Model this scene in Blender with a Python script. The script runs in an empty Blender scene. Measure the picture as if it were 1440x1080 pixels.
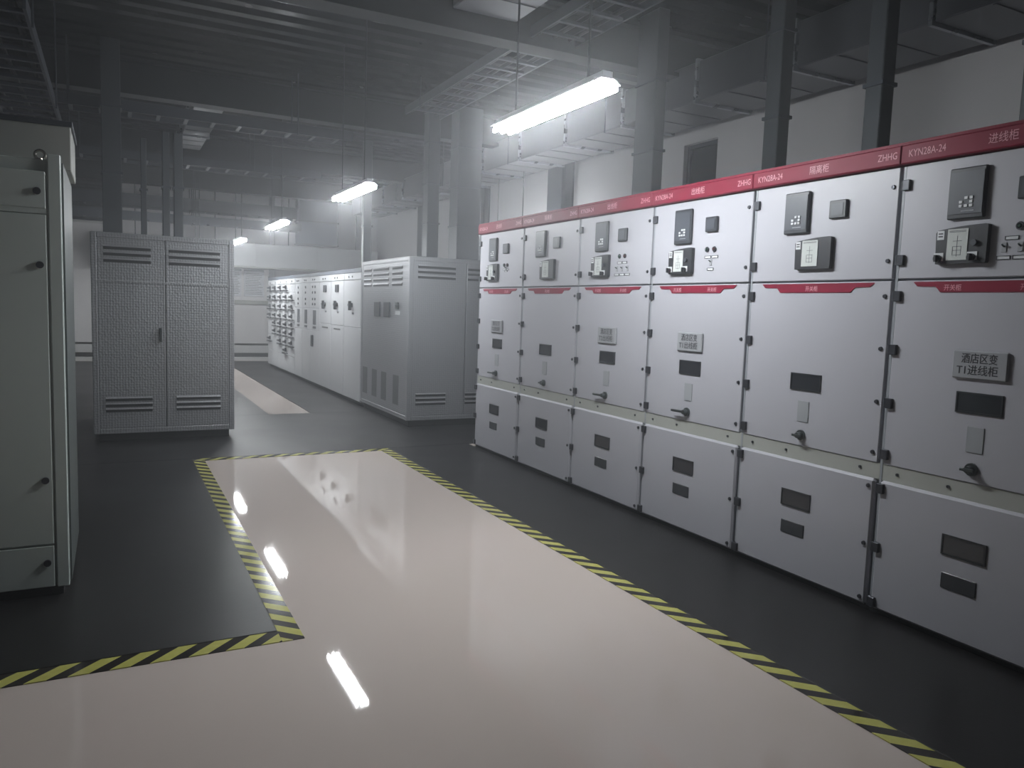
import bpy, math, random
from mathutils import Matrix, Vector
random.seed(7)
SC = bpy.context.scene
COL = SC.collection
PI = math.pi

# ------------------------------------------------------------------ camera
FPX, YAW, PITCH, ROLL, CAMH = 1080.94, 0.481071, 0.0974065, -0.0338768, 1.5316
def camera():
    fw = Vector((math.sin(YAW)*math.cos(PITCH), math.cos(YAW)*math.cos(PITCH), -math.sin(PITCH)))
    r0 = Vector((math.cos(YAW), -math.sin(YAW), 0)); d0 = fw.cross(r0)
    c, s = math.cos(ROLL), math.sin(ROLL)
    r = c*r0 + s*d0; d = -s*r0 + c*d0
    cd = bpy.data.cameras.new('camera'); co = bpy.data.objects.new('camera', cd); COL.objects.link(co)
    m = Matrix.Identity(4)
    for i in range(3):
        m[i][0], m[i][1], m[i][2] = r[i], -d[i], -fw[i]
    m[2][3] = CAMH
    co.matrix_world = m
    cd.sensor_fit = 'HORIZONTAL'; cd.sensor_width = 36.0; cd.lens = FPX*36.0/1440.0
    cd.clip_start = 0.05; cd.clip_end = 100
    SC.camera = co
camera()
HAZE = 0.026               # density of the haze in the room
w = bpy.data.worlds.new('world'); SC.world = w; w.use_nodes = True
w.node_tree.nodes['Background'].inputs[0].default_value = (0.02, 0.022, 0.026, 1)
w.node_tree.nodes['Background'].inputs[1].default_value = 0.2
vsc = w.node_tree.nodes.new('ShaderNodeVolumeScatter'); vsc.inputs['Color'].default_value = (.93, .95, 1, 1)
vsc.inputs['Density'].default_value = HAZE; vsc.inputs['Anisotropy'].default_value = .68      # thin haze in the room air
w.node_tree.links.new(vsc.outputs[0], w.node_tree.nodes['World Output'].inputs['Volume'])
VS = SC.view_settings
VS.view_transform = 'Standard'; VS.look = 'None'; VS.gamma = 1.0; VS.use_curve_mapping = False
VS.exposure = 0.0
TUBE_POWER = 160.0          # emission strength of the fluorescent tubes

# ------------------------------------------------------------------ materials
def srgb(r, g, b):
    f = lambda v: (v/12.92 if v <= .04045 else ((v+.055)/1.055)**2.4)
    return (f(r/255), f(g/255), f(b/255), 1)
MATS = {}
def mat(name, col, rough=.5, metal=0.0, var=.06, scale=6.0, bump=0.0, bscale=60.0, emit=None, estr=0, coat=0.0, rvar=.08, spec=.5):
    m = bpy.data.materials.new(name); m.use_nodes = True; nt = m.node_tree; N = nt.nodes; L = nt.links
    p = N['Principled BSDF']
    p.inputs['Metallic'].default_value = metal; p.inputs['Specular IOR Level'].default_value = spec
    p.inputs['Coat Weight'].default_value = coat; p.inputs['Coat Roughness'].default_value = .06
    tc = N.new('ShaderNodeTexCoord'); nz = N.new('ShaderNodeTexNoise')
    nz.inputs['Scale'].default_value = scale; nz.inputs['Detail'].default_value = 3
    L.new(tc.outputs['Object'], nz.inputs['Vector'])
    mx = N.new('ShaderNodeMix'); mx.data_type = 'RGBA'
    a = [max(0, c*(1-var)) for c in col[:3]]+[1]; b = [min(1, c*(1+var)) for c in col[:3]]+[1]
    mx.inputs[6].default_value = a; mx.inputs[7].default_value = b
    L.new(nz.outputs['Fac'], mx.inputs[0]); L.new(mx.outputs[2], p.inputs['Base Color'])
    mr = N.new('ShaderNodeMapRange'); mr.inputs[3].default_value = max(.02, rough-rvar*.5); mr.inputs[4].default_value = min(1, rough+rvar*.5)
    L.new(nz.outputs['Fac'], mr.inputs[0]); L.new(mr.outputs[0], p.inputs['Roughness'])
    if bump:
        n2 = N.new('ShaderNodeTexNoise'); n2.inputs['Scale'].default_value = bscale
        L.new(tc.outputs['Object'], n2.inputs['Vector'])
        bp = N.new('ShaderNodeBump'); bp.inputs['Strength'].default_value = bump; bp.inputs['Distance'].default_value = .01
        L.new(n2.outputs['Fac'], bp.inputs['Height']); L.new(bp.outputs[0], p.inputs['Normal'])
    if emit:
        p.inputs['Emission Color'].default_value = emit; p.inputs['Emission Strength'].default_value = estr
    MATS[name] = m
    return m
mat('paint_white', srgb(178, 178, 185), .42, var=.02, scale=2, rvar=.06)
mat('paint_frame', srgb(150, 154, 160), .4, var=.03)
mat('ledge_grey', srgb(170, 172, 166), .45, var=.03)
mat('header_red', srgb(124, 22, 48), .5, var=.05, scale=3, spec=.2)
mat('print_pale', srgb(226, 170, 180), .5, var=.02)
mat('print_dark', srgb(34, 34, 40), .5, var=.02)
mat('relay_grey', srgb(68, 72, 80), .4, var=.05)
mat('relay_dark', srgb(54, 57, 62), .35, var=.05)
mat('key_white', srgb(214, 216, 218), .4, var=.02)
mat('black_plastic', srgb(40, 42, 46), .4, var=.06)
mat('screen_pale', srgb(206, 210, 207), .22, var=.04, scale=30)
mat('hinge_dark', srgb(58, 60, 66), .4, metal=.4, var=.05)
mat('window_glass', srgb(44, 46, 50), .16, var=.05, spec=.6)
mat('plate_grey', srgb(158, 160, 164), .35, var=.02)
mat('sticker_grey', srgb(158, 161, 165), .4, var=.03)
mat('chrome_knob', srgb(92, 98, 98), .28, metal=.7, var=.05)
mat('plinth_dark', srgb(34, 36, 38), .6, var=.1)
mat('cabinet_green', srgb(216, 226, 221), .3, var=.03, scale=2)
mat('cabinet_green_shaded', srgb(74, 82, 80), .45, var=.03, scale=2)  # cabinet green darkened: shade of the side face put into the colour
mat('lv_grey', srgb(206, 207, 210), .38, var=.03, scale=2)
mat('lv_band', srgb(84, 90, 102), .5, var=.05)
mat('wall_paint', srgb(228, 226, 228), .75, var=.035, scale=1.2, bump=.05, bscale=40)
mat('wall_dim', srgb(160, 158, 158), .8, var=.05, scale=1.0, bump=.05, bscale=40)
mat('trim_white', srgb(214, 214, 214), .5, var=.03)
mat('trim_dark', srgb(40, 38, 38), .6, var=.05)
mat('steel_dark', srgb(74, 78, 86), .45, metal=.3, var=.1, scale=4)
mat('riser_grey', srgb(76, 80, 84), .45, metal=.2, var=.08, scale=4)
mat('galvanised', srgb(168, 172, 178), .28, metal=.75, var=.16, scale=9, rvar=.15)
mat('duct_metal', srgb(108, 110, 115), .36, metal=.5, var=.06, scale=5, rvar=.1)
mat('deck_dark', srgb(54, 56, 60), .24, metal=.7, var=.2, scale=3, rvar=.2)
mat('beam_dark', srgb(42, 44, 48), .55, metal=.1, var=.12, scale=2)
mat('rubber_black', srgb(24, 23, 23), .4, var=.22, scale=1.1, bump=.04, bscale=70, rvar=.2)
mat('busduct_white', srgb(206, 208, 210), .5, var=.02, scale=2)
mat('lamp_white', srgb(232, 234, 236), .4, var=.01)
mat('tube_glow', (1, 1, 1, 1), .4, var=0, emit=(.93, .97, 1.0, 1), estr=TUBE_POWER)
mat('lamp_green_lens', srgb(60, 84, 74), .2, var=.02)
mat('lamp_red_lens', srgb(96, 58, 60), .2, var=.02)
mat('board_white', srgb(224, 226, 232), .4, var=.02)
mat('blue_grey', srgb(92, 100, 114), .5, var=.08)
mat('brass', srgb(190, 186, 176), .25, metal=.9, var=.05)

def floor_material():
    m = mat('floor_epoxy', srgb(212, 199, 191), .035, var=.035, scale=.9, coat=0, rvar=.02, spec=.3)
    nt = m.node_tree; N = nt.nodes; L = nt.links; p = N['Principled BSDF']
    tc = N.new('ShaderNodeTexCoord'); n = N.new('ShaderNodeTexNoise'); n.inputs['Scale'].default_value = 2.2; n.inputs['Detail'].default_value = 2
    L.new(tc.outputs['Object'], n.inputs['Vector'])
    b = N.new('ShaderNodeBump'); b.inputs['Strength'].default_value = .015; b.inputs['Distance'].default_value = .02
    L.new(n.outputs['Fac'], b.inputs['Height']); L.new(b.outputs[0], p.inputs['Normal'])
    return m
floor_material()

def tape_material(name, sx, sy):
    m = bpy.data.materials.new(name); m.use_nodes = True; N = m.node_tree.nodes; L = m.node_tree.links; p = N['Principled BSDF']
    g = N.new('ShaderNodeNewGeometry'); s = N.new('ShaderNodeSeparateXYZ'); L.new(g.outputs['Position'], s.inputs[0])
    def math_(op, a, b):
        n = N.new('ShaderNodeMath'); n.operation = op
        for i, v in enumerate((a, b)):
            if isinstance(v, (int, float)): n.inputs[i].default_value = v
            else: L.new(v, n.inputs[i])
        return n.outputs[0]
    v = math_('ADD', math_('MULTIPLY', s.outputs[0], sx), math_('MULTIPLY', s.outputs[1], sy))
    fr = math_('FRACT', math_('ADD', math_('DIVIDE', v, .15), 50.0), 0)
    st = math_('LESS_THAN', fr, .52)
    nz = N.new('ShaderNodeTexNoise'); nz.inputs['Scale'].default_value = 25; L.new(g.outputs['Position'], nz.inputs['Vector'])
    ye = N.new('ShaderNodeMix'); ye.data_type = 'RGBA'; ye.inputs[6].default_value = srgb(186, 182, 84); ye.inputs[7].default_value = srgb(206, 204, 120)
    L.new(nz.outputs['Fac'], ye.inputs[0])
    mx = N.new('ShaderNodeMix'); mx.data_type = 'RGBA'; mx.inputs[6].default_value = srgb(38, 34, 30)
    L.new(ye.outputs[2], mx.inputs[7]); L.new(st, mx.inputs[0]); L.new(mx.outputs[2], p.inputs['Base Color'])
    p.inputs['Roughness'].default_value = .12
    MATS[name] = m
tape_material('tape_plus', 1, 1); tape_material('tape_minus', 1, -1)

def embossed_material():
    """aluminium sheet stamped with a fine diamond pattern"""
    m = mat('embossed_sheet', srgb(158, 160, 164), .36, metal=.4, var=.05, scale=2.5, rvar=.12)
    nt = m.node_tree; N = nt.nodes; L = nt.links; p = N['Principled BSDF']
    tc = N.new('ShaderNodeTexCoord'); mp = N.new('ShaderNodeMapping')
    L.new(tc.outputs['Object'], mp.inputs['Vector'])
    ck = N.new('ShaderNodeTexVoronoi'); ck.feature = 'F1'; ck.inputs['Scale'].default_value = 38; ck.inputs['Randomness'].default_value = .3
    L.new(mp.outputs[0], ck.inputs['Vector'])
    b = N.new('ShaderNodeBump'); b.inputs['Strength'].default_value = .3; b.inputs['Distance'].default_value = .012
    L.new(ck.outputs['Distance'], b.inputs['Height']); L.new(b.outputs[0], p.inputs['Normal'])
    return m
embossed_material()
mat('embossed_dark', srgb(104, 106, 110), .5, metal=.3, var=.1, scale=20)

# ------------------------------------------------------------------ mesh helpers
class MB:
    def __init__(s): s.v = []; s.f = []
    def box(s, x0, x1, y0, y1, z0, z1, c=0.0):
        if c <= 0:
            b = len(s.v)
            s.v += [(x, y, z) for z in (z0, z1) for y in (y0, y1) for x in (x0, x1)]
            for q in ((0, 2, 3, 1), (4, 5, 7, 6), (0, 1, 5, 4), (2, 6, 7, 3), (0, 4, 6, 2), (1, 3, 7, 5)): s.f.append(tuple(b+i for i in q))
            return s
        return s.cbox(x0, x1, y0, y1, z0, z1, min(c, .45*min(x1-x0, y1-y0, z1-z0)))
    def cbox(s, x0, x1, y0, y1, z0, z1, c):
        b = len(s.v); lo = (x0, y0, z0); hi = (x1, y1, z1); idx = {}
        for i in range(8):
            sg = [(i >> k) & 1 for k in range(3)]
            for ax in range(3):        # vertex lying on the face of axis ax
                p = [(hi[k] if sg[k] else lo[k]) if k == ax else ((hi[k]-c) if sg[k] else (lo[k]+c)) for k in range(3)]
                idx[(i, ax)] = len(s.v); s.v.append(tuple(p))
        cen = Vector(((x0+x1)/2, (y0+y1)/2, (z0+z1)/2))
        def face(ids):
            P = [Vector(s.v[i]) for i in ids]; n = (P[1]-P[0]).cross(P[2]-P[0])
            m = sum(P, Vector())/len(P)-cen
            s.f.append(tuple(ids) if n.dot(m) > 0 else tuple(reversed(ids)))
        for ax in range(3):
            o = [k for k in range(3) if k != ax]
            for sd in (0, 1):
                face([idx[((sd << ax) | (a << o[0]) | (d << o[1]), ax)] for a, d in ((0, 0), (1, 0), (1, 1), (0, 1))])
        for ax in range(3):            # edges along ax
            o = [k for k in range(3) if k != ax]
            for a in (0, 1):
                for d in (0, 1):
                    i0 = (a << o[0]) | (d << o[1]); i1 = i0 | (1 << ax)
                    face([idx[(i0, o[0])], idx[(i1, o[0])], idx[(i1, o[1])], idx[(i0, o[1])]])
        for i in range(8): face([idx[(i, 0)], idx[(i, 1)], idx[(i, 2)]])
        return s
    def prism(s, pts, y0, y1):
        """outline in (x,z), extruded in y"""
        b = len(s.v); n = len(pts)
        s.v += [(x, y0, z) for x, z in pts] + [(x, y1, z) for x, z in pts]
        s.f.append(tuple(range(b, b+n))); s.f.append(tuple(range(b+2*n-1, b+n-1, -1)))
        for i in range(n): j = (i+1) % n; s.f.append((b+j, b+i, b+n+i, b+n+j))
        return s
    def cyl(s, p0, p1, r, n=12, r2=None):
        p0, p1 = Vector(p0), Vector(p1); d = (p1-p0).normalized()
        a = d.orthogonal().normalized(); e = d.cross(a); b = len(s.v); r2 = r if r2 is None else r2
        for p, rr in ((p0, r), (p1, r2)):
            for i in range(n):
                t = 2*PI*i/n; s.v.append(tuple(p+a*math.cos(t)*rr+e*math.sin(t)*rr))
        s.f.append(tuple(range(b+n-1, b-1, -1))); s.f.append(tuple(range(b+n, b+2*n)))
        for i in range(n): j = (i+1) % n; s.f.append((b+i, b+j, b+n+j, b+n+i))
        return s
    def torus(s, c, R, r, axis='y', n=16, m=8):
        b = len(s.v)
        for i in range(n):
            t = 2*PI*i/n
            for k in range(m):
                u = 2*PI*k/m; rr = R+r*math.cos(u); h = r*math.sin(u)
                q = {'y': (rr*math.cos(t), h, rr*math.sin(t)), 'z': (rr*math.cos(t), rr*math.sin(t), h), 'x': (h, rr*math.cos(t), rr*math.sin(t))}[axis]
                s.v.append((c[0]+q[0], c[1]+q[1], c[2]+q[2]))
        for i in range(n):
            for k in range(m):
                s.f.append((b+i*m+k, b+((i+1) % n)*m+k, b+((i+1) % n)*m+(k+1) % m, b+i*m+(k+1) % m))
        return s
    def ring(s, x0, x1, z0, z1, t, y0, y1):
        """rectangular frame in xz"""
        s.box(x0, x1, y0, y1, z1-t, z1); s.box(x0, x1, y0, y1, z0, z0+t)
        s.box(x0, x0+t, y0, y1, z0+t, z1-t); s.box(x1-t, x1, y0, y1, z0+t, z1-t)
        return s
    def mesh(s, name):
        me = bpy.data.meshes.new(name); me.from_pydata(s.v, [], s.f); me.update()
        import bmesh
        bm = bmesh.new(); bm.from_mesh(me); bmesh.ops.recalc_face_normals(bm, faces=bm.faces); bm.to_mesh(me); bm.free()
        return me
def link(name, me, material, parent=None, loc=(0, 0, 0), smooth=False):
    o = bpy.data.objects.new(name, me); COL.objects.link(o)
    if material and not me.materials: me.materials.append(MATS[material])
    o.location = loc
    if parent: o.parent = parent
    if smooth:
        for p in me.polygons: p.use_smooth = True
    return o
def obj(name, mb, material, parent=None, loc=(0, 0, 0), smooth=False):
    return link(name, mb.mesh(name), material, parent, loc, smooth)
CACHE = {}
def shared(key, build, name, material, parent, loc=(0, 0, 0)):
    if key not in CACHE: CACHE[key] = build().mesh(name)
    return link(name, CACHE[key], material, parent, loc)
def thing(name, label, cat, loc=(0, 0, 0), rz=0.0, group=None):
    o = bpy.data.objects.new(name, None); COL.objects.link(o); o.empty_display_size = .1
    o.location = loc; o.rotation_euler = (0, 0, rz); o['label'] = label; o['category'] = cat
    if group: o['group'] = group
    return o
def tag(o, label, cat, group=None):
    o['label'] = label; o['category'] = cat
    if group: o['group'] = group
    return o
def struct(o, label=None):
    o['kind'] = 'structure'
    if label: o['label'] = label
    return o
TXT = {}
def text(name, s, size, material, parent, loc, width=None, stretch=1.0, bold=0.0):
    """flat lettering standing in local xz, facing -y, centred on loc"""
    key = (s, size, width, stretch, bold)
    if key not in TXT:
        cu = bpy.data.curves.new('t', 'FONT'); cu.body = s; cu.size = size; cu.align_x = 'CENTER'; cu.align_y = 'CENTER'; cu.resolution_u = 2
        cu.offset = 0.0
        o = bpy.data.objects.new('t', cu); COL.objects.link(o)
        dg = bpy.context.evaluated_depsgraph_get(); me = bpy.data.meshes.new_from_object(o.evaluated_get(dg))
        bpy.data.objects.remove(o)
        xs = [v.co.x for v in me.vertices] or [0]; k = (width/(max(xs)-min(xs)) if width and max(xs) > min(xs) else 1.0)
        cx = (max(xs)+min(xs))/2
        for v in me.vertices: v.co = Vector(((v.co.x-cx)*k, 0, v.co.y*stretch))
        if bold:
            vs_ = [tuple(v.co) for v in me.vertices]; fs_ = [tuple(p.vertices) for p in me.polygons]; n = len(vs_); e = bold*size
            me = bpy.data.meshes.new('lettering')
            me.from_pydata([(x+dx, y-i*.0001, z+dz) for i, (dx, dz) in enumerate(((-e, 0), (e, 0), (0, e)))for x, y, z in vs_], [], [tuple(j+n*i for j in f) for i in range(3) for f in fs_])
        me.materials.clear(); TXT[key] = me
    return link(name, TXT[key], material, parent, loc)

# ------------------------------------------------------------------ room shell
XL, XR, YF, YB, ZC = -7.0, 6.35, -4.0, 20.3, 4.35
struct(obj('floor', MB().box(XL, XR, YF, YB, -.15, 0), 'floor_epoxy'), 'glossy beige epoxy floor')
def corrugated():
    m = MB(); y = YF; prof = []
    while y < YB:
        prof += [(y, ZC), (y+.12, ZC), (y+.15, ZC+.06), (y+.27, ZC+.06)]; y += .30
    prof.append((YB+.2, ZC)); b = 0
    for yy, zz in prof: m.v += [(XL, yy, zz), (XR, yy, zz)]
    for i in range(len(prof)-1): m.f.append((2*i, 2*i+2, 2*i+3, 2*i+1))
    n = len(m.v); m.v += [(XL, YF, ZC+.3), (XR, YF, ZC+.3), (XL, YB+.2, ZC+.3), (XR, YB+.2, ZC+.3)]; m.f.append((n, n+1, n+3, n+2))
    return m
struct(obj('ceiling', corrugated(), 'deck_dark'), 'dark corrugated metal deck ceiling')
struct(obj('wall_back', MB().box(XL, XR, YB, YB+.2, 0, ZC+.3), 'wall_paint'), 'white far wall')
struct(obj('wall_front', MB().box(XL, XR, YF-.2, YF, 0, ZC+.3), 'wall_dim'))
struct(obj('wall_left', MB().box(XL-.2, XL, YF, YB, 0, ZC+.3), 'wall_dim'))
# right wall with one window opening
WY0, WY1, WZ0, WZ1 = 7.15, 7.75, 2.15, 3.62
mw = MB(); mw.box(XR, XR+.25, YF, WY0, 0, ZC+.3); mw.box(XR, XR+.25, WY1, YB, 0, ZC+.3)
mw.box(XR, XR+.25, WY0, WY1, 0, WZ0); mw.box(XR, XR+.25, WY0, WY1, WZ1, ZC+.3)
struct(obj('wall_right', mw, 'wall_paint'), 'pale wall behind the switchgear row')
wi = thing('window_1', 'narrow dark window between the wall columns above the switchgear', 'window', (XR+.06, WY1, 0), -PI/2)
del wi['category']; wi['kind'] = 'structure'
obj('window_frame', MB().ring(0, .6, WZ0, WZ1, .05, 0, .07).box(.05, .55, .01, .06, 2.9, 2.94), 'steel_dark', wi)
obj('pane', MB().box(.05, .55, .03, .04, WZ0+.05, 2.9), 'window_glass', wi)
obj('pane', MB().box(.05, .55, .03, .04, 2.94, WZ1-.05), 'window_glass', wi)
# far wall skirting
struct(obj('baseboard_back', MB().box(XL, XR, YB-.05, YB, .2, .39, .008), 'trim_white'), 'white skirting board of the far wall')
struct(obj('trim_1', MB().box(XL, XR, YB-.03, YB, .39, .44), 'trim_dark'))
struct(obj('trim_2', MB().box(XL, XR, YB-.03, YB, .1, .2), 'trim_dark'))
struct(obj('trim_3', MB().box(XL, XR, YB-.12, YB, 0, .1, .01), 'trim_white'))
struct(obj('trim_4', MB().box(1.0, XR, YB-.06, YB, 1.42, 1.52, .008), 'ledge_grey'), 'grey dado rail on the far wall')
struct(obj('trim_5', MB().box(-3.0, .05, YB-.08, YB, 3.16, 3.21, .008), 'trim_white'), 'white ledge under the louvred vent')
# ceiling beams
for i, y in enumerate((-1.7, 2.4, 6.5, 10.6, 14.7, 18.6)):
    b = MB().box(XL, XR, y-.11, y+.11, 3.92, 3.96); b.box(XL, XR, y-.02, y+.02, 3.96, 4.31); b.box(XL, XR, y-.11, y+.11, 4.31, ZC)
    struct(obj('trim_%d' % (6+i), b, 'beam_dark'), 'dark steel beam under the ceiling')
# steel columns against the right wall
for i, (y0, y1) in enumerate(((10.32, 10.76), (13.3, 13.7), (16.2, 16.6))):
    m = MB(); x0 = XR-.22; x1 = XR-.003
    m.box(x0, x0+.03, y0, y1, 0, ZC-.01); m.box(x1-.03, x1, y0, y1, 0, ZC-.01); m.box(x0+.03, x1-.03, (y0+y1)/2-.02, (y0+y1)/2+.02, 0, ZC-.01)
    struct(obj('trim_%d' % (12+i), m, 'steel_dark'), 'dark steel column on the right wall')

# ------------------------------------------------------------------ rubber mats and hazard tape
def mat_thing(x0, x1, y0, y1, label):
    return tag(obj('rubber_mat', MB().box(0, x1-x0, 0, y1-y0, 0, .006, .002), 'rubber_black', None, (x0, y0, 0)), label, 'mat', 'black insulating rubber mats')
TXI, TXO = 2.495, 2.60
mat_thing(TXO, 3.54, -3.5, 7.80, 'long black rubber mat along the red-topped switchgear row')
mat_thing(-6.5, .66, 3.54, 7.80, 'black rubber mat beside the grey-green control cabinet')
mat_thing(-6.5, 6.2, 7.802, 10.62, 'wide black rubber mat across the aisle under both metal enclosures')
mat_thing(2.42, 6.2, 10.622, 20.1, 'black rubber mat in front of the low-voltage cabinet row')
mat_thing(-6.5, 1.86, 10.622, 20.1, 'black rubber mat behind the left metal enclosure')
def tape(x0, x1, y0, y1, m, label):
    return tag(obj('hazard_tape', MB().box(x0, x1, y0, y1, 0, .004), m, None), label, 'tape', 'yellow and black floor tapes')
tape(TXI, TXO-.001, -3.5, 7.70, 'tape_plus', 'yellow and black tape edging the mat along the switchgear')
tape(.661, .76, 3.42, 7.70, 'tape_plus', 'yellow and black tape along the left edge of the beige walkway')
tape(-6.5, .66, 3.42, 3.538, 'tape_minus', 'yellow and black tape running from the walkway corner to the left')
tape(.661, TXO-.001, 7.701, 7.80, 'tape_minus', 'yellow and black tape closing the far end of the beige walkway')

# ------------------------------------------------------------------ medium-voltage switchgear row (local x = along the front, y = into the cabinet)
XS, Y0 = 3.529, 7.603
def c_box(*a, c=0.0): return lambda: MB().box(*a, c=c)
def window_part(name, p, x0, x1, z0, z1):
    f = obj(name, MB().ring(x0, x1, z0, z1, .008, -.006, .001), 'black_plastic', p)
    obj('pane', MB().box(x0+.008, x1-.008, -.003, 0, z0+.008, z1-.008), 'window_glass', f)
def switchgear(k, label, plate, wide, lever, header):
    t = thing('switchgear_cabinet', label, 'switchgear', (XS, Y0-k, 0), -PI/2, 'switchgear cabinets with red header')
    shared('sg_body', lambda: MB().box(.001, .999, .026, 1.5, .03, 2.31).box(.001, .999, .26, 1.5, 2.31, 2.42).box(.03, .97, .06, 1.45, 0, .03), 'body', 'paint_frame', t)
    shared('sg_plinth', c_box(.001, .999, .012, .06, 0, .03), 'plinth', 'plinth_dark', t)
    shared('sg_up', c_box(.016, .984, 0, .026, 1.748, 2.305, c=.004), 'instrument_door', 'paint_white', t)
    shared('sg_mid', c_box(.016, .984, 0, .026, .797, 1.738, c=.004), 'breaker_door', 'paint_white', t)
    shared('sg_low', c_box(.016, .984, -.012, .026, .034, .712, c=.012), 'cable_door', 'paint_white', t)
    shared('sg_ledge', lambda: MB().box(.001, .999, .006, .026, .712, .797), 'ledge', 'ledge_grey', t)
    for u in (.1, .37, .88): shared('sg_rivet', lambda: MB().cyl((0, 0, 0), (0, -.006, 0), .008, 8), 'rivet', 'hinge_dark', t, (u, .006, .757))
    h = shared('sg_head', c_box(0, 1.0, -.03, .25, 2.312, 2.405, c=.006), 'header_strip', 'header_red', t)
    shared('sg_lip', c_box(0, 1.0, -.02, .2, 2.405, 2.42), 'header_lip', 'header_red', t)
    text('lettering', header, .05, 'print_pale', h, (.5, -.0315, 2.357), .13)
    text('lettering', 'ZHHG', .05, 'print_pale', h, (.925, -.0315, 2.357), .11)
    text('lettering', 'KYN28A-24', .05, 'print_pale', h, (.14, -.0315, 2.357), .19)
    # relay
    r = shared('sg_relay', lambda: MB().box(.26, .435, -.022, 0, 2.018, 2.252, c=.005), 'protection_relay', 'relay_dark', t)
    shared('sg_relay_face', lambda: MB().box(.268, .427, -.025, -.022, 2.04, 2.232), 'relay_face', 'relay_grey', r)
    def keys():
        m = MB()
        for x, z in ((.352, 2.112), (.376, 2.112), (.376, 2.094), (.352, 2.076), (.376, 2.076), (.328, 2.094), (.328, 2.076)):
            m.box(x-.0075, x+.0075, -.029, -.025, z-.006, z+.006)
        m.box(.33, .39, -.0265, -.025, 2.052, 2.054)
        return m
    shared('sg_keys', keys, 'keypad', 'key_white', r)
    # meter
    me = shared('sg_meter', lambda: MB().box(.575, .687, -.02, 0, 2.083, 2.18, c=.004), 'meter', 'relay_dark', t)
    shared('sg_meter_s', lambda: MB().box(.593, .669, -.022, -.02, 2.10, 2.163), 'meter_screen', 'relay_grey', me)
    # mimic display
    def mimic(x0, x1):
        z0, z1 = 1.812, 1.988
        pts = [(x0+.006, z0), (x1-.004, z0), (x1, z0+.01), (x1, z1-.004)]
        for i in range(9):
            a = i/8; pts.append((x1-.01-(x1-x0-.02)*a, z1-.018*a**2))
        pts += [(x0, z1-.03)]
        return MB().prism(pts, -.026, 0)
    x0, x1 = (.22, .466) if wide else (.36, .61)
    mm = shared('sg_mimic%d' % wide, lambda: mimic(x0, x1), 'mimic_display', 'black_plastic', t)
    s0, s1 = (x0+.06, x0+.158) if wide else (x0+.055, x0+.165)
    shared('sg_mims%d' % wide, lambda: MB().box(s0, s1, -.029, -.026, 1.828, 1.972), 'display_screen', 'screen_pale', mm)
    def lines():
        m = MB(); c = (s0+s1)/2
        for z in (1.962, 1.957): m.box(s0+.008, s1-.01, -.0296, -.029, z, z+.0022)
        m.box(c-.001, c+.001, -.0296, -.029, 1.845, 1.94)
        for z in (1.85, 1.872, 1.89, 1.915): m.box(c-.02, c+.022, -.0296, -.029, z, z+.002)
        for x in (-.02, .02): m.box(c+x-.001, c+x+.001, -.0296, -.029, 1.85, 1.89)
        return m
    shared('sg_miml%d' % wide, lines, 'circuit_diagram', 'relay_grey', mm)
    shared('sg_miml2%d' % wide, lambda: MB().box(x0+.008, x0+.042, -.028, -.026, 1.926, 1.968), 'label_card', 'key_white', mm)
    shared('sg_miml3%d' % wide, lambda: MB().box(x0+.014, x0+.036, -.0286, -.028, 1.951, 1.957).box(x0+.014, x0+.036, -.0286, -.028, 1.938, 1.944), 'card_print', 'print_dark', mm)
    if wide:
        for x, z in ((x0+.022, 1.838), (x1-.062, 1.838)):
            shared('sg_kb', lambda: MB().box(-.024, .024, -.029, -.026, -.012, .026), 'switch_plate', 'key_white', mm, (x, 0, z))
            shared('sg_kn', lambda: MB().cyl((0, -.026, 0), (0, -.045, 0), .017, 12).box(-.005, .005, -.058, -.045, -.016, .016), 'selector_knob', 'black_plastic', mm, (x, 0, z))
        shared('sg_kn2', lambda: MB().cyl((0, -.026, 0), (0, -.04, 0), .014, 12), 'push_button', 'relay_grey', mm, (x1-.055, 0, 1.905))
        for i, x in enumerate((.592, .662)):
            L_ = shared('sg_lring', lambda: MB().torus((0, -.006, 0), .014, .005, 'y', 14, 6).cyl((0, 0, 0), (0, -.006, 0), .014, 12), 'indicator_lamp', 'hinge_dark', t, (x, 0, 1.968))
            shared('sg_lens%d' % i, lambda: MB().cyl((0, -.004, 0), (0, -.016, 0), .010, 10, .006), 'lens', ('lamp_green_lens', 'lamp_red_lens')[i], L_)
        rows = {5: ((.56, 1.918), (.66, 1.918), (.53, 1.832), (.60, 1.832), (.67, 1.832)), 3: ((.60, 1.918), (.668, 1.918), (.63, 1.838)),
                2: ((.592, 1.918), (.66, 1.918), (.56, 1.826), (.63, 1.826), (.70, 1.826)), 0: ((.592, 1.922), (.66, 1.922), (.63, 1.91))}[k]
        for x, z in rows:
            l_ = shared('sg_lab', lambda: MB().ring(-.03, .03, -.009, .009, .0025, -.004, 0), 'label_holder', 'hinge_dark', t, (x, 0, z))
            shared('sg_labp', lambda: MB().box(-.0275, .0275, -.002, 0, -.0065, .0065), 'label_paper', 'key_white', l_)
        for x, z in rows[2:]:
            if k in (0,): z -= .02
            sw = shared('sg_tog', lambda: MB().box(-.012, .012, -.004, 0, -.022, .022, c=.002), 'rocker_switch', 'plate_grey', t, (x, 0, z+.045))
            shared('sg_togl', lambda: MB().cyl((0, -.004, .004), (0, -.02, .012), .004, 8), 'switch_lever', 'chrome_knob', sw)
    # red band
    bd = shared('sg_band', lambda: MB().prism([(.11, 1.727), (.13, 1.709), (.225, 1.707), (.25, 1.68), (.74, 1.68), (.77, 1.707), (.86, 1.709), (.885, 1.727), (.885, 1.731), (.11, 1.731)], -.004, 0), 'red_band', 'header_red', t)
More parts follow.
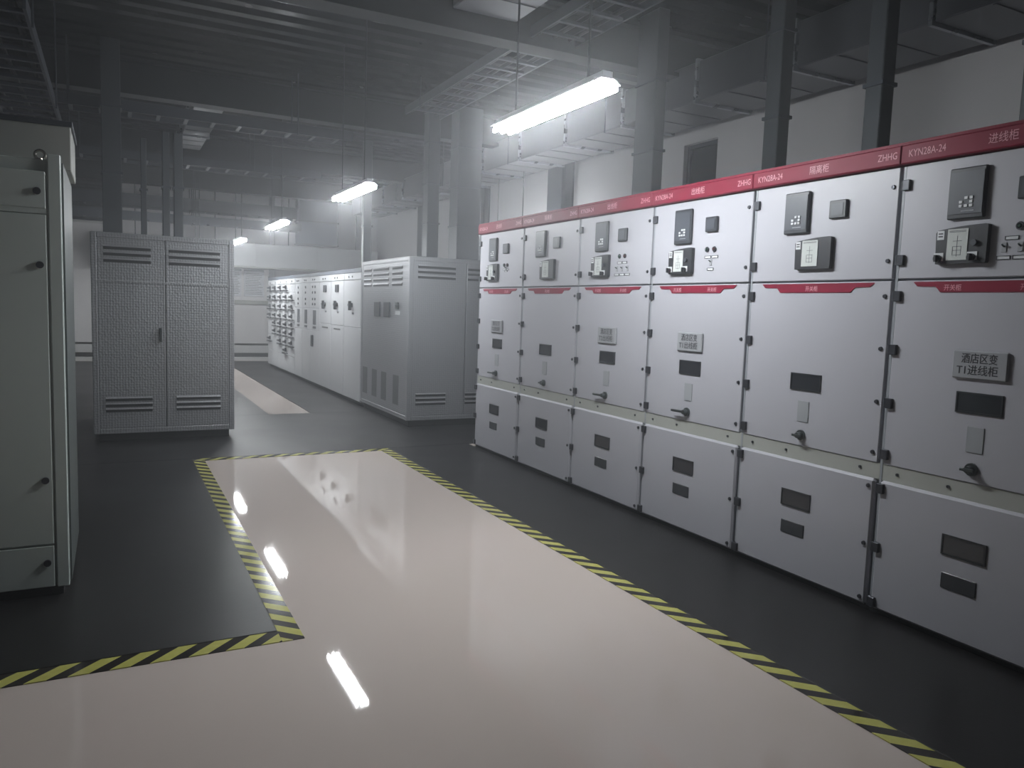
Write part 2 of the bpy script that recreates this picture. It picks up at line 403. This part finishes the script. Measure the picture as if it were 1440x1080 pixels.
    for x in ((.31, .66) if wide and k != 5 else (.31, .66) if k == 5 else (.48,)):
        text('lettering', '开关柜', .032, 'print_pale', bd, (x, -.0046, 1.70), .085)
    # nameplate
    if plate:
        pl = shared('sg_plate', lambda: MB().box(.348, .604, -.016, 0, 1.28, 1.412, c=.006), 'nameplate', 'plate_grey', t)
        text('lettering', plate[0], .05, 'print_dark', pl, (.475, -.0166, 1.372), .165, 1.0, .018)
        text('lettering', plate[1], .05, 'print_dark', pl, (.468, -.0166, 1.318), .19, 1.0, .018)
    window_part('viewing_window', t, .375, .592, 1.12, 1.218)
    st = shared('sg_stick', lambda: MB().box(.44, .52, -.004, 0, .94, 1.06, c=.001), 'data_plate', 'sticker_grey', t)
    kn = shared('sg_knob', lambda: MB().cyl((.478, 0, .862), (.478, -.012, .862), .03, 16).cyl((.478, -.012, .862), (.478, -.04, .862), .02, 14, .016), 'door_knob', 'chrome_knob', t)
    if lever: shared('sg_lever', lambda: MB().cyl((.478, -.03, .862), (.36, -.04, .862), .009, 10), 'lever', 'chrome_knob', kn)
    else: shared('sg_wing', lambda: MB().box(.445, .511, -.046, -.038, .855, .869, c=.002), 'grip', 'chrome_knob', kn)
    window_part('inspection_window', t, .375, .588, .434, .532)
    f = obj('inspection_window', MB().box(.385, .556, -.017, -.011, .272, .348, c=.003), 'relay_dark', t)
    f.name = 'rating_plate'
    # inspection window sits on the proud lower door
    for z in (2.21, 1.84, 1.66, 1.39, 1.115, .85, .672, .362, .07):
        yy = -.012 if z < .7 else 0
        hn = shared('sg_hinge', lambda: MB().box(-.002, .036, -.016, .01, -.026, .026, c=.003).cyl((-.003, -.008, -.024), (-.003, -.008, .024), .0085, 8), 'hinge', 'hinge_dark', t, (.012, yy, z))
        shared('sg_screw', lambda: MB().cyl((0, .002, 0), (0, -.008, 0), .0125, 10, .010), 'lock_screw', 'hinge_dark', t, (.952, yy, z))
    # vertical joint strip between neighbours
    shared('sg_joint', lambda: MB().box(.001, .014, .004, .026, .03, 2.305), 'joint_strip', 'paint_frame', t)
    return t
def fix_lower(t):
    for c in t.children:
        if c.name.startswith('inspection_window'): c.location.y = -.012
SG = [('white switchgear cabinet at the far end of the red-topped row', ('酒店区变', 'T2进线柜'), True, True, '进线柜'),
      ('white switchgear cabinet without nameplate, second from the far end of the row', None, False, False, '隔离柜'),
      ('white switchgear cabinet, third from the far end of the row, with nameplate and lever', ('酒店区变', 'T2出线柜'), True, True, '出线柜'),
      ('white switchgear cabinet with two lamps and lever, third from the camera', ('酒店区变', 'T1出线柜'), True, True, '出线柜'),
      ('white switchgear cabinet without nameplate, second from the camera', None, False, False, '隔离柜'),
      ('nearest white switchgear cabinet, nameplate reading 酒店区变 T1进线柜', ('酒店区变', 'T1进线柜'), True, False, '进线柜')]
for k, a in enumerate(SG): fix_lower(switchgear(k, *a))

# ------------------------------------------------------------------ metal mesh enclosures
def louvre(parent, x0, x1, z, mat_='embossed_sheet'):
    """one pressed louvre: dark slot with a sheet hood over it"""
    w_ = x1-x0
    key = 'lou%.3f' % w_
    l = shared(key, lambda: MB().box(0, w_, -.003, .002, -.022, .016), 'louvre_slot', 'plinth_dark', parent, (x0, 0, z))
    def hood():
        m = MB(); m.v += [(0, 0, .018), (w_, 0, .018), (w_, -.012, .008), (0, -.012, .008), (0, -.003, .022), (w_, -.003, .022), (w_, -.014, .006), (0, -.014, .006)]
        m.f += [(0, 1, 2, 3), (4, 7, 6, 5), (3, 2, 6, 7), (0, 4, 5, 1), (0, 3, 7, 4), (1, 5, 6, 2)]
        return m
    shared(key+'h', hood, 'louvre_hood', mat_, l)
def enclosure_shell(t, wx, wy, z0, z1):
    obj('plinth', MB().box(.05, wx-.05, .06, wy-.05, 0, z0), 'plinth_dark', t)
    fr = MB()
    e = .055
    for x in (0, wx-e):
        for y in (0, wy-e): fr.box(x, x+e, y, y+e, z0, z1, .004)
    for z in (z0, z1-e):
        for y in (0, wy-e): fr.box(e, wx-e, y, y+e, z, z+e, .004)
        for x in (0, wx-e): fr.box(x, x+e, e, wy-e, z, z+e, .004)
    obj('frame', fr, 'embossed_sheet', t)
    obj('rear_panel', MB().box(e, wx-e, wy-.03, wy-.02, z0+e, z1-e), 'embossed_sheet', t)
    obj('roof_panel', MB().box(e, wx-e, e, wy-e, z1-.03, z1-.01), 'embossed_sheet', t)
def panel(t, x0, x1, z0, z1, groups, name='front_panel'):
    p = obj(name, MB().box(0, x1-x0, 0, .012, 0, z1-z0, .004), 'embossed_sheet', t, (x0, .004, z0))
    for a, b, zs in groups:
        for z in zs: louvre(p, a-x0, b-x0, z-z0)
    return p
# left enclosure
EX0, EX1, EY, EZ0, EZ1 = -.185, 1.195, 8.95, .085, 2.165
t = thing('transformer_enclosure', 'embossed aluminium transformer enclosure standing left of the aisle', 'enclosure', (EX0, EY, .006), 0, 'aluminium transformer enclosures')
W = EX1-EX0
enclosure_shell(t, W, 2.05, EZ0, EZ1)
up = (2.015, 1.952, 1.885); dn = (.45, .39, .335)
panel(t, .055, W/2-.004, EZ0+.055, EZ1-.055, ((.115, .555, up), (.115, .555, dn)))
panel(t, W/2+.004, W-.055, EZ0+.055, EZ1-.055, ((.725, 1.235, up), (.79, 1.235, dn)))
obj('side_panel', MB().box(.004, .016, .055, 1.995, EZ0+.055, EZ1-.055), 'embossed_sheet', t)
obj('side_panel', MB().box(W-.016, W-.004, .055, 1.995, EZ0+.055, EZ1-.055), 'embossed_sheet', t)
obj('cross_rail', MB().box(.055, W-.055, -.004, .004, 1.655, 1.68, .002), 'embossed_sheet', t)
obj('door_handle', MB().box(W/2-.06, W/2-.035, -.03, .004, 1.05, 1.2, .004), 'chrome_knob', t)
# right enclosure: its long side faces the aisle (-x), its end faces the camera
RX, RY0, RY1 = 3.25, 9.05, 11.08
t = thing('transformer_enclosure', 'embossed aluminium transformer enclosure at the end of the switchgear row', 'enclosure', (RX, RY0, .006), 0, 'aluminium transformer enclosures')
RW, RD, RZ0, RZ1 = 1.55, RY1-RY0, .085, 2.13
enclosure_shell(t, RW, RD, RZ0, RZ1)
upR = (2.01, 1.95, 1.885)
panel(t, .055, RW/2-.004, RZ0+.055, RZ1-.055, ((.115, .62, upR), (.115, .52, (.41, .355, .30))))
panel(t, RW/2+.004, RW-.055, RZ0+.055, RZ1-.055, ((.79, 1.30, upR), (.79, 1.30, (.41, .355, .30))))
obj('side_panel', MB().box(RW-.016, RW-.004, .055, RD-.055, RZ0+.055, RZ1-.055), 'embossed_sheet', t)
sd = obj('side_panel', MB().box(0, RD-.11, 0, .012, 0, RZ1-RZ0-.11, .003), 'embossed_sheet', t, (.004, RD-.055, RZ0+.055)); sd.rotation_euler = (0, 0, -PI/2)
s0 = RZ0+.055
for a, b in ((.06, .42), (.50, 1.18), (1.32, 1.72)):
    for z in (2.0, 1.93, 1.86, 1.79): louvre(sd, a, b, z-s0)
for a in (.05, .50, .92, 1.42):
    obj('vent_grille', MB().box(a, a+.22, -.003, .001, .24-s0, .62-s0), 'embossed_dark', sd)
for x in (.60, 1.02):
    f = obj('meter', MB().box(x, x+.24, -.02, 0, 1.36-s0, 1.56-s0, .005), 'relay_dark', sd)
f = obj('door_lock', MB().box(1.52, 1.60, -.03, 0, 1.47-s0, 1.56-s0, .004), 'chrome_knob', sd)
f = obj('label_plate', MB().box(1.47, 1.64, -.006, 0, 1.40-s0, 1.45-s0), 'key_white', sd)

# vertical bus risers standing on the enclosures
def riser(x0, x1, y0, y1, z0, z1, label, ribs=True, g='vertical bus risers'):
    t = thing('bus_riser', label, 'riser', (x0, y0, z0), 0, g)
    wx, wy, h = x1-x0, y1-y0, z1-z0
    obj('duct', MB().box(0, wx, 0, wy, .012, h, .006), 'riser_grey', t)
    obj('flange', MB().box(-.02, wx+.02, -.02, wy+.02, 0, .012), 'steel_dark', t)
    n = max(2, int(h/.55))
    for i in range(1, n):
        shared('rb%.2f_%.2f' % (wx, wy), lambda: MB().ring(-.012, wx+.012, -.012, wy+.012, .014, -.012, .012), 'joint_flange', 'steel_dark', t, (0, 0, 0)).matrix_local = Matrix(((1, 0, 0, 0), (0, 0, 1, 0), (0, -1, 0, 0), (0, 0, 0, 1))).inverted() @ Matrix.Identity(4) if False else Matrix.Translation((0, wy, i*h/n)) @ Matrix.Rotation(PI/2, 4, 'X')
    return t
riser(-.075, .12, 9.8, 10.0, EZ1, ZC-.02, 'widest dark bus riser rising from the left metal enclosure')
riser(.31, .37, 9.8, 9.9, EZ1, 3.30, 'thin dark bus riser in the middle of the left metal enclosure')
riser(.535, .61, 9.8, 9.95, EZ1, 3.40, 'left one of the paired bus risers on the left enclosure')
riser(.655, .75, 9.8, 9.95, EZ1, 3.40, 'right one of the paired bus risers on the left enclosure')
riser(3.91, 4.08, 10.2, 10.4, RZ1, ZC-.02, 'narrow grey bus riser on the right metal enclosure')
riser(4.36, 4.72, 10.2, 10.5, RZ1, ZC-.02, 'broad grey bus riser on the right metal enclosure')

for y0, y1, lb in ((2.30, 2.575, 'dark bus riser standing on the nearest switchgear cabinet'), (3.45, 3.575, 'slim dark bus riser standing on the second switchgear cabinet from the camera'),
                   (4.415, 4.56, 'slim dark bus riser standing on the third switchgear cabinet from the camera'), (5.94, 6.25, 'broad dark bus riser standing on the second switchgear cabinet from the far end')):
    x0 = 4.5 if y0 > 3.5 else 4.4
    riser(x0, x0+.12, y0, y1, 2.42, ZC-.02, lb, g='bus risers on the switchgear')

# ------------------------------------------------------------------ low-voltage cabinet row
LX = 3.25
edges = [11.1, 12.05, 12.85, 13.65, 14.4, 15.05, 15.7, 16.3, 16.9, 17.5, 18.1, 18.7]
def lv(i, kind, label):
    y0, y1 = edges[i], edges[i+1]; w_ = y1-y0
    t = thing('low_voltage_cabinet', label, 'cabinet', (LX, y1, .006), -PI/2, 'low-voltage cabinets')
    obj('body', MB().box(.001, w_-.001, .02, .9, .06, 1.99), 'lv_grey', t)
    obj('plinth', MB().box(.001, w_-.001, .05, .85, 0, .06), 'plinth_dark', t)
    obj('top_band', MB().box(.0, w_, .0, .3, 1.99, 2.05, .004), 'lv_band', t)
    hd = obj('header_panel', MB().box(.008, w_-.008, 0, .02, 1.885, 1.985, .003), 'lv_grey', t)
    for x in ((.3, .5) if kind != 'drawer' else (.5,)):
        obj('indicator', MB().cyl((w_*x, 0, 1.93), (w_*x, -.01, 1.93), .014, 8), 'hinge_dark', hd)
    def knob(parent, x, z, s=1.0):
        obj('breaker_handle', MB().cyl((x, 0, z), (x, -.025, z), .034*s, 12).box(x-.02*s, x+.02*s, -.06, -.02, z-.08*s, z+.06*s, .004).box(x-.07*s, x+.05*s, -.055, -.025, z-.018*s, z+.018*s, .004), 'black_plastic', parent)
    if kind == 'breaker':
        d = obj('upper_door', MB().box(.008, w_-.008, 0, .02, 1.17, 1.875, .003), 'lv_grey', t)
        knob(d, w_*.5, 1.50, 1.0)
        obj('label_plate', MB().box(w_*.5, w_*.5+.1, -.004, 0, 1.36, 1.39), 'relay_grey', d)
        if i in (1, 2):
            obj('meter', MB().box(w_*.5-.09, w_*.5+.09, -.02, 0, 1.70, 1.82, .004), 'relay_dark', d)
        l = obj('lower_door', MB().box(.008, w_-.008, 0, .02, .07, 1.16, .003), 'lv_grey', t)
        if i in (1, 2): obj('vent_slot', MB().box(w_*.25, w_*.75, -.004, 0, 1.09, 1.115), 'relay_dark', l)
    elif kind == 'slot':
        d = obj('upper_door', MB().box(.008, w_-.008, 0, .02, 1.42, 1.875, .003), 'lv_grey', t)
        for z in (1.80, 1.70, 1.58, 1.49):
            for x in ((.3, .55) if i == 3 else (.45,)):
                obj('indicator', MB().cyl((w_*x, 0, z), (w_*x, -.012, z), .022, 8), 'hinge_dark', d)
        m_ = obj('middle_door', MB().box(.008, w_-.008, 0, .02, 1.02, 1.41, .003), 'lv_grey', t)
        obj('vent_slot', MB().box(w_*.35, w_*.65, -.006, 0, 1.12, 1.38), 'relay_grey', m_)
        obj('label_plate', MB().box(w_*.35, w_*.65, -.008, 0, 1.05, 1.09), 'relay_dark', m_)
        l = obj('lower_door', MB().box(.008, w_-.008, 0, .02, .07, 1.01, .003), 'lv_grey', t)
        if i == 3: obj('door_handle', MB().box(w_*.25, w_*.4, -.03, 0, .72, .93, .006), 'black_plastic', l)
    else:
        zs = [1.71, 1.51, 1.31, 1.11, .94, .76, .57, .40]; top = 1.875
        for j, z in enumerate(zs):
            if (i == 6 and j == 0): pass
            dr = obj('drawer', MB().box(.008, w_-.008, 0, .02, z+.004, top-.004, .003), 'lv_grey', t)
            h_ = top-z; top = z
            if j == 7 and i not in (7,): continue
            if j == 6 and i in (9,): continue
            if j in (4, 5) and i == 10: continue
            if i == 6 and j == 0: continue
            obj('drawer_handle', MB().box(.14, w_-.06, -.055, -.035, z+.016, z+.052, .004).box(.15, .175, -.036, 0, z+.024, z+.046).box(w_-.10, w_-.075, -.036, 0, z+.024, z+.046), 'black_plastic', dr)
            obj('rotary_switch', MB().cyl((w_*.5, 0, z+.105), (w_*.5, -.03, z+.105), .042, 10).box(w_*.5-.06, w_*.5+.08, -.07, -.03, z+.085, z+.125, .004), 'black_plastic', dr)
        obj('lower_door', MB().box(.008, w_-.008, 0, .02, .07, .396, .003), 'lv_grey', t)
lv(0, 'breaker', 'grey low-voltage cabinet with one breaker handle next to the metal enclosure')
lv(1, 'breaker', 'grey low-voltage cabinet with meter and breaker handle, second from the metal enclosure')
lv(2, 'breaker', 'grey low-voltage cabinet with meter and breaker handle, third from the metal enclosure')
lv(3, 'slot', 'grey low-voltage cabinet with double indicator column and dark door handle')
lv(4, 'slot', 'grey low-voltage cabinet with vertical slot, middle of the three slotted ones')
lv(5, 'slot', 'grey low-voltage cabinet with vertical slot beside the drawer cabinets')
for i, s in enumerate(('nearest', 'second nearest', 'middle', 'second farthest', 'farthest')):
    lv(6+i, 'drawer', '%s of the five drawer cabinets with rows of black handles' % s)

# post standing on the low-voltage row
riser(3.30, 3.42, 11.2, 11.3, 2.058, 3.9, 'slim dark bus riser on the near end of the low-voltage row')

# ------------------------------------------------------------------ control cabinet at the left edge
CX1, CY = -.21, 4.38
t = thing('control_cabinet', 'grey-green control cabinet with stacked doors at the left edge', 'cabinet', (CX1-1.0, CY, .006))
obj('body', MB().box(0, 1.0, .02, 1.0, .05, 2.165, .004), 'cabinet_green', t)
obj('plinth', MB().box(.03, .97, .04, .96, 0, .05), 'plinth_dark', t)
obj('frame_post', MB().box(.945, 1.0, 0, .05, .05, 2.19, .004), 'cabinet_green', t)
obj('frame_post', MB().box(0, .055, 0, .05, .05, 2.19, .004), 'cabinet_green', t)
d = obj('top_door', MB().box(.06, .935, 0, .02, 1.93, 2.105, .003), 'cabinet_green', t)
obj('door_lock', MB().cyl((.90, 0, 2.01), (.90, -.012, 2.01), .017, 12), 'hinge_dark', d)
obj('middle_rail', MB().box(.055, .945, .004, .02, 1.905, 1.93), 'cabinet_green', t)
d = obj('main_door', MB().box(.06, .935, 0, .02, .275, 1.90, .003), 'cabinet_green', t)
for z in (1.66, .6): obj('door_lock', MB().cyl((.905, 0, z), (.905, -.012, z), .017, 12), 'hinge_dark', d)
d = obj('bottom_panel', MB().box(.06, .935, 0, .02, .055, .265, .003), 'cabinet_green', t)
obj('door_lock', MB().cyl((.905, 0, .18), (.905, -.012, .18), .017, 12), 'hinge_dark', d)
obj('side_panel', MB().box(1.0, 1.008, .06, .98, .06, 2.16), 'cabinet_green_shaded', t)  # shaded look of this side is painted in
for x in (.91, .09):
    obj('lifting_eye', MB().torus((x, .1, 2.195), .022, .007, 'y', 16, 8).cyl((x, .1, 2.165), (x, .1, 2.178), .012, 10), 'brass', t)
t = thing('busbar_box', 'dull grey busbar box on top of the control cabinet', 'busbar box', (CX1-1.3, CY+.42, 2.172))
obj('box', MB().box(0, 1.33, 0, .55, .01, .26, .004), 'ledge_grey', t)
obj('cover_lip', MB().box(-.01, 1.34, -.012, .56, .235, .262, .002), 'steel_dark', t)
obj('foot', MB().box(.05, .12, .05, .5, 0, .01), 'steel_dark', t); obj('foot', MB().box(1.2, 1.27, .05, .5, 0, .01), 'steel_dark', t)

# ------------------------------------------------------------------ far end: bus bridge, boards, louvred vent, dark box
t = thing('bus_bridge', 'long white bus bridge running in front of the far wall', 'bus bridge', (.1, 19.4, 0))
obj('duct', MB().box(0, 6.0, 0, .55, 2.33, 2.88, .01), 'busduct_white', t)
obj('bottom_flange', MB().box(0, 6.0, -.015, .565, 2.30, 2.33), 'ledge_grey', t)
for i in range(1, 4): shared('bbj', lambda: MB().box(-.02, .02, -.012, .562, 2.325, 2.895), 'joint_flange', 'busduct_white', t, (1.5*i, 0, 0))
for i in range(4): shared('bbr', lambda: MB().cyl((0, .27, 2.88), (0, .27, ZC), .012, 8), 'hanger_rod', 'steel_dark', t, (.4+1.7*i, 0, 0))
def board(x0, x1, label):
    t = thing('notice_board', label, 'notice board', (x0, YB-.001, 1.62), 0, 'notice boards on the far wall')
    w_ = x1-x0
    obj('panel', MB().box(0, w_, -.03, 0, 0, .68, .004), 'board_white', t)
    obj('header_bar', MB().box(0, w_, -.034, -.03, .62, .67), 'blue_grey', t)
    m = MB()
    for j in range(13):
        m.box(.03, w_-.03-.1*random.random(), -.0315, -.03, .57-j*.042-.008, .57-j*.042+.004)
    obj('printed_lines', m, 'relay_grey', t)
board(2.26, 2.88, 'left one of two white notice boards with printed lines on the far wall')
board(2.94, 3.42, 'right one of two white notice boards with printed lines on the far wall')
t = thing('louvred_vent', 'dark louvred vent high on the far wall at the left', 'vent', (-1.5, YB-.001, 3.22))
obj('frame', MB().ring(0, 1.42, 0, .95, .04, -.06, 0), 'steel_dark', t); obj('backing', MB().box(.04, 1.38, -.01, 0, .04, .91), 'trim_dark', t)
for j in range(9):
    shared('vsl', lambda: MB().box(.04, 1.38, -.05, -.012, 0, .04), 'slat', 'riser_grey', t, (0, 0, .08+.092*j))
t = thing('air_duct_box', 'dark blue-grey duct box hanging above the white bus bridge', 'duct', (4.0, 19.0, 2.9))
obj('casing', MB().box(0, .95, 0, .35, 0, 1.42, .01), 'blue_grey', t)
obj('flange', MB().box(-.02, .97, -.02, .37, .55, .58), 'steel_dark', t)
obj('flange', MB().box(-.02, .97, -.02, .37, .0, .03), 'steel_dark', t)
t = thing('conduit', 'dark vertical conduit strip on the far wall behind the bus bridge', 'conduit', (3.55, YB-.06, 2.05))
obj('channel', MB().box(0, .12, 0, .058, 0, 2.25, .004), 'steel_dark', t)
obj('clip', MB().box(-.02, .14, -.006, .06, .05, .09), 'riser_grey', t); obj('clip', MB().box(-.02, .14, -.006, .06, 1.3, 1.34), 'riser_grey', t)

# ------------------------------------------------------------------ cable trays and ducts under the ceiling
def tray(p, length, width, axis, label, h=.10, pitch=.3, m='steel_dark', hang=True):
    """ladder tray; local x along the run"""
    t = thing('cable_tray', label, 'cable tray', p, 0 if axis == 'x' else PI/2, 'ladder cable trays')
    obj('side_rail', MB().box(0, length, 0, .02, 0, h), m, t); obj('side_rail', MB().box(0, length, width-.02, width, 0, h), m, t)
    n = int(length/pitch)
    for i in range(n):
        shared('rung%.2f' % width, lambda: MB().box(0, .04, .02, width-.02, .005, .03), 'rung', m, t, (.1+i*pitch, 0, 0))
    if hang:
        for i in range(int(length/2.5)+1):
            for y in (-.012, width+.012):
                if .3+2.5*i < length: shared('hr%.2f' % p[2], lambda: MB().cyl((0, 0, -.02), (0, 0, ZC-p[2]), .008, 6), 'hanger_rod', m, t, (.3+2.5*i, y, 0))
    cb = MB()
    for j in range(3):
        y = .08+(width-.16)*j/2; cb.cyl((.02, y, .055), (length-.02, y, .055), .022, 8)
    obj('cable', cb, 'black_plastic', t)
    return t
tray((-1.2, 18.7, 3.46), 5.1, .5, 'x', 'upper dark cable tray crossing in front of the far wall', h=.26)
tray((-1.2, 18.2, 3.14), 5.1, .4, 'x', 'lower dark cable tray crossing in front of the far wall', h=.16)
tray((3.95, -1.0, 4.02), 10.9, .5, 'y', 'cable tray running under the ceiling above the switchgear row')
tray((-.45, 5.9, 3.3), 5.6, .5, 'y', 'cable tray running above the left row of equipment')
tray((-3.2, 13.4, 3.62), 6.4, .45, 'x', 'cable tray crossing the aisle beyond the metal enclosures', h=.12)
tray((-3.2, 10.05, 3.62), 6.0, .35, 'x', 'cable tray crossing the aisle above the left metal enclosure', h=.12)
# ventilation duct along the right wall
def duct(x0, x1, z0, z1, y0, y1, label, seg=1.25):
    t = thing('ventilation_duct', label, 'duct', (x0, y0, z0), 0, 'ventilation ducts')
    n = int(round((y1-y0)/seg)); l = (y1-y0)/n; wx, hz = x1-x0, z1-z0
    key = '%.2f%.2f%.2f' % (wx, hz, l)
    for i in range(n):
        shared('dseg'+key, lambda: MB().box(0, wx, .015, l-.015, 0, hz, .01).box(.02, wx-.02, l*.33-.01, l*.33+.01, -.008, .01).box(.02, wx-.02, l*.66-.01, l*.66+.01, -.008, .01), 'duct_section', 'duct_metal', t, (0, i*l, 0))
        shared('dfl'+key, lambda: MB().box(-.025, wx+.025, -.015, .015, -.025, hz+.02), 'flange', 'galvanised', t, (0, i*l, 0))
    for i in range(0, n, 2):
        shared('dhr'+key, lambda: MB().cyl((-.04, 0, -.03), (-.04, 0, ZC-z0), .008, 6), 'hanger_rod', 'steel_dark', t, (0, i*l+.3, 0))
    return t
duct(5.12, 5.82, 3.62, 4.0, -2.5, 18.4, 'silver ventilation duct running along the right wall under the ceiling')
duct(1.0, 1.38, 4.05, 4.3, 10.75, 14.5, 'narrow dull duct under the ceiling above the left enclosure', 1.25)
duct(2.55, 3.15, 4.0, 4.3, 2.7, 6.2, 'silver ventilation duct section above the nearest lamp', 1.16)

# ------------------------------------------------------------------ fluorescent lamps
LAMPX, LAMPZ = 2.30, 2.69
def lamp(y, label, x=LAMPX, z=LAMPZ, top=ZC):
    t = thing('fluorescent_lamp', label, 'lamp', (x, y, z), 0, 'hanging fluorescent lamps')
    L2 = .61
    def hous():
        pts = [(-.085, .025), (-.06, .045), (-.035, .055), (.035, .055), (.06, .045), (.085, .025), (.08, .022), (.04, .048), (-.04, .048), (-.08, .022)]
        return MB().prism([(x, z) for x, z in pts], -L2, L2).box(-.03, .03, -L2, L2, .055, .085)
    shared('lh', hous, 'housing', 'lamp_white', t)
    for x in (-.055, 0, .055):
        shared('lt', lambda: MB().cyl((0, -L2, 0), (0, L2, 0), .0135, 10).cyl((0, -L2+.012, 0), (0, -L2+.012, .042), .014, 10, .008).cyl((0, L2-.012, 0), (0, L2-.012, .042), .014, 10, .008), 'tube', 'tube_glow', t, (x, 0, .0))  # upright glowing stubs added at the ends, standing in for brightly lit holders
        for s in (-1, 1):
            shared('ls%d' % s, lambda: MB().prism([(-.018, .016), (.018, .016), (.012, .055), (-.012, .055)], s*(L2-.06), s*(L2-.03)), 'lamp_holder', 'lamp_white', t, (x, 0, 0))
    for s in (-.42, .42):
        shared('lr%.2f_%.2f' % (top, z), lambda: MB().cyl((0, 0, .085), (0, 0, top-z), .007, 8), 'hanger_rod', 'riser_grey', t, (0, s, 0))
lamp(4.06, 'nearest hanging fluorescent lamp, over the white switchgear cabinets')
lamp(8.22, 'second hanging fluorescent lamp from the camera')
lamp(12.5, 'third hanging fluorescent lamp from the camera')
lamp(16.6, 'farthest hanging fluorescent lamp near the far wall')
lamp(10.8, 'unseen fill lamp behind the transformer enclosure under the duct', 5.5, 2.69, 3.585)  # unseen lamp, placed to brighten the bay behind the switchgear
lamp(17.4, 'added unseen fill lamp behind the left transformer enclosure', 1.6, 2.63)  # unseen lamp added to brighten the far wall
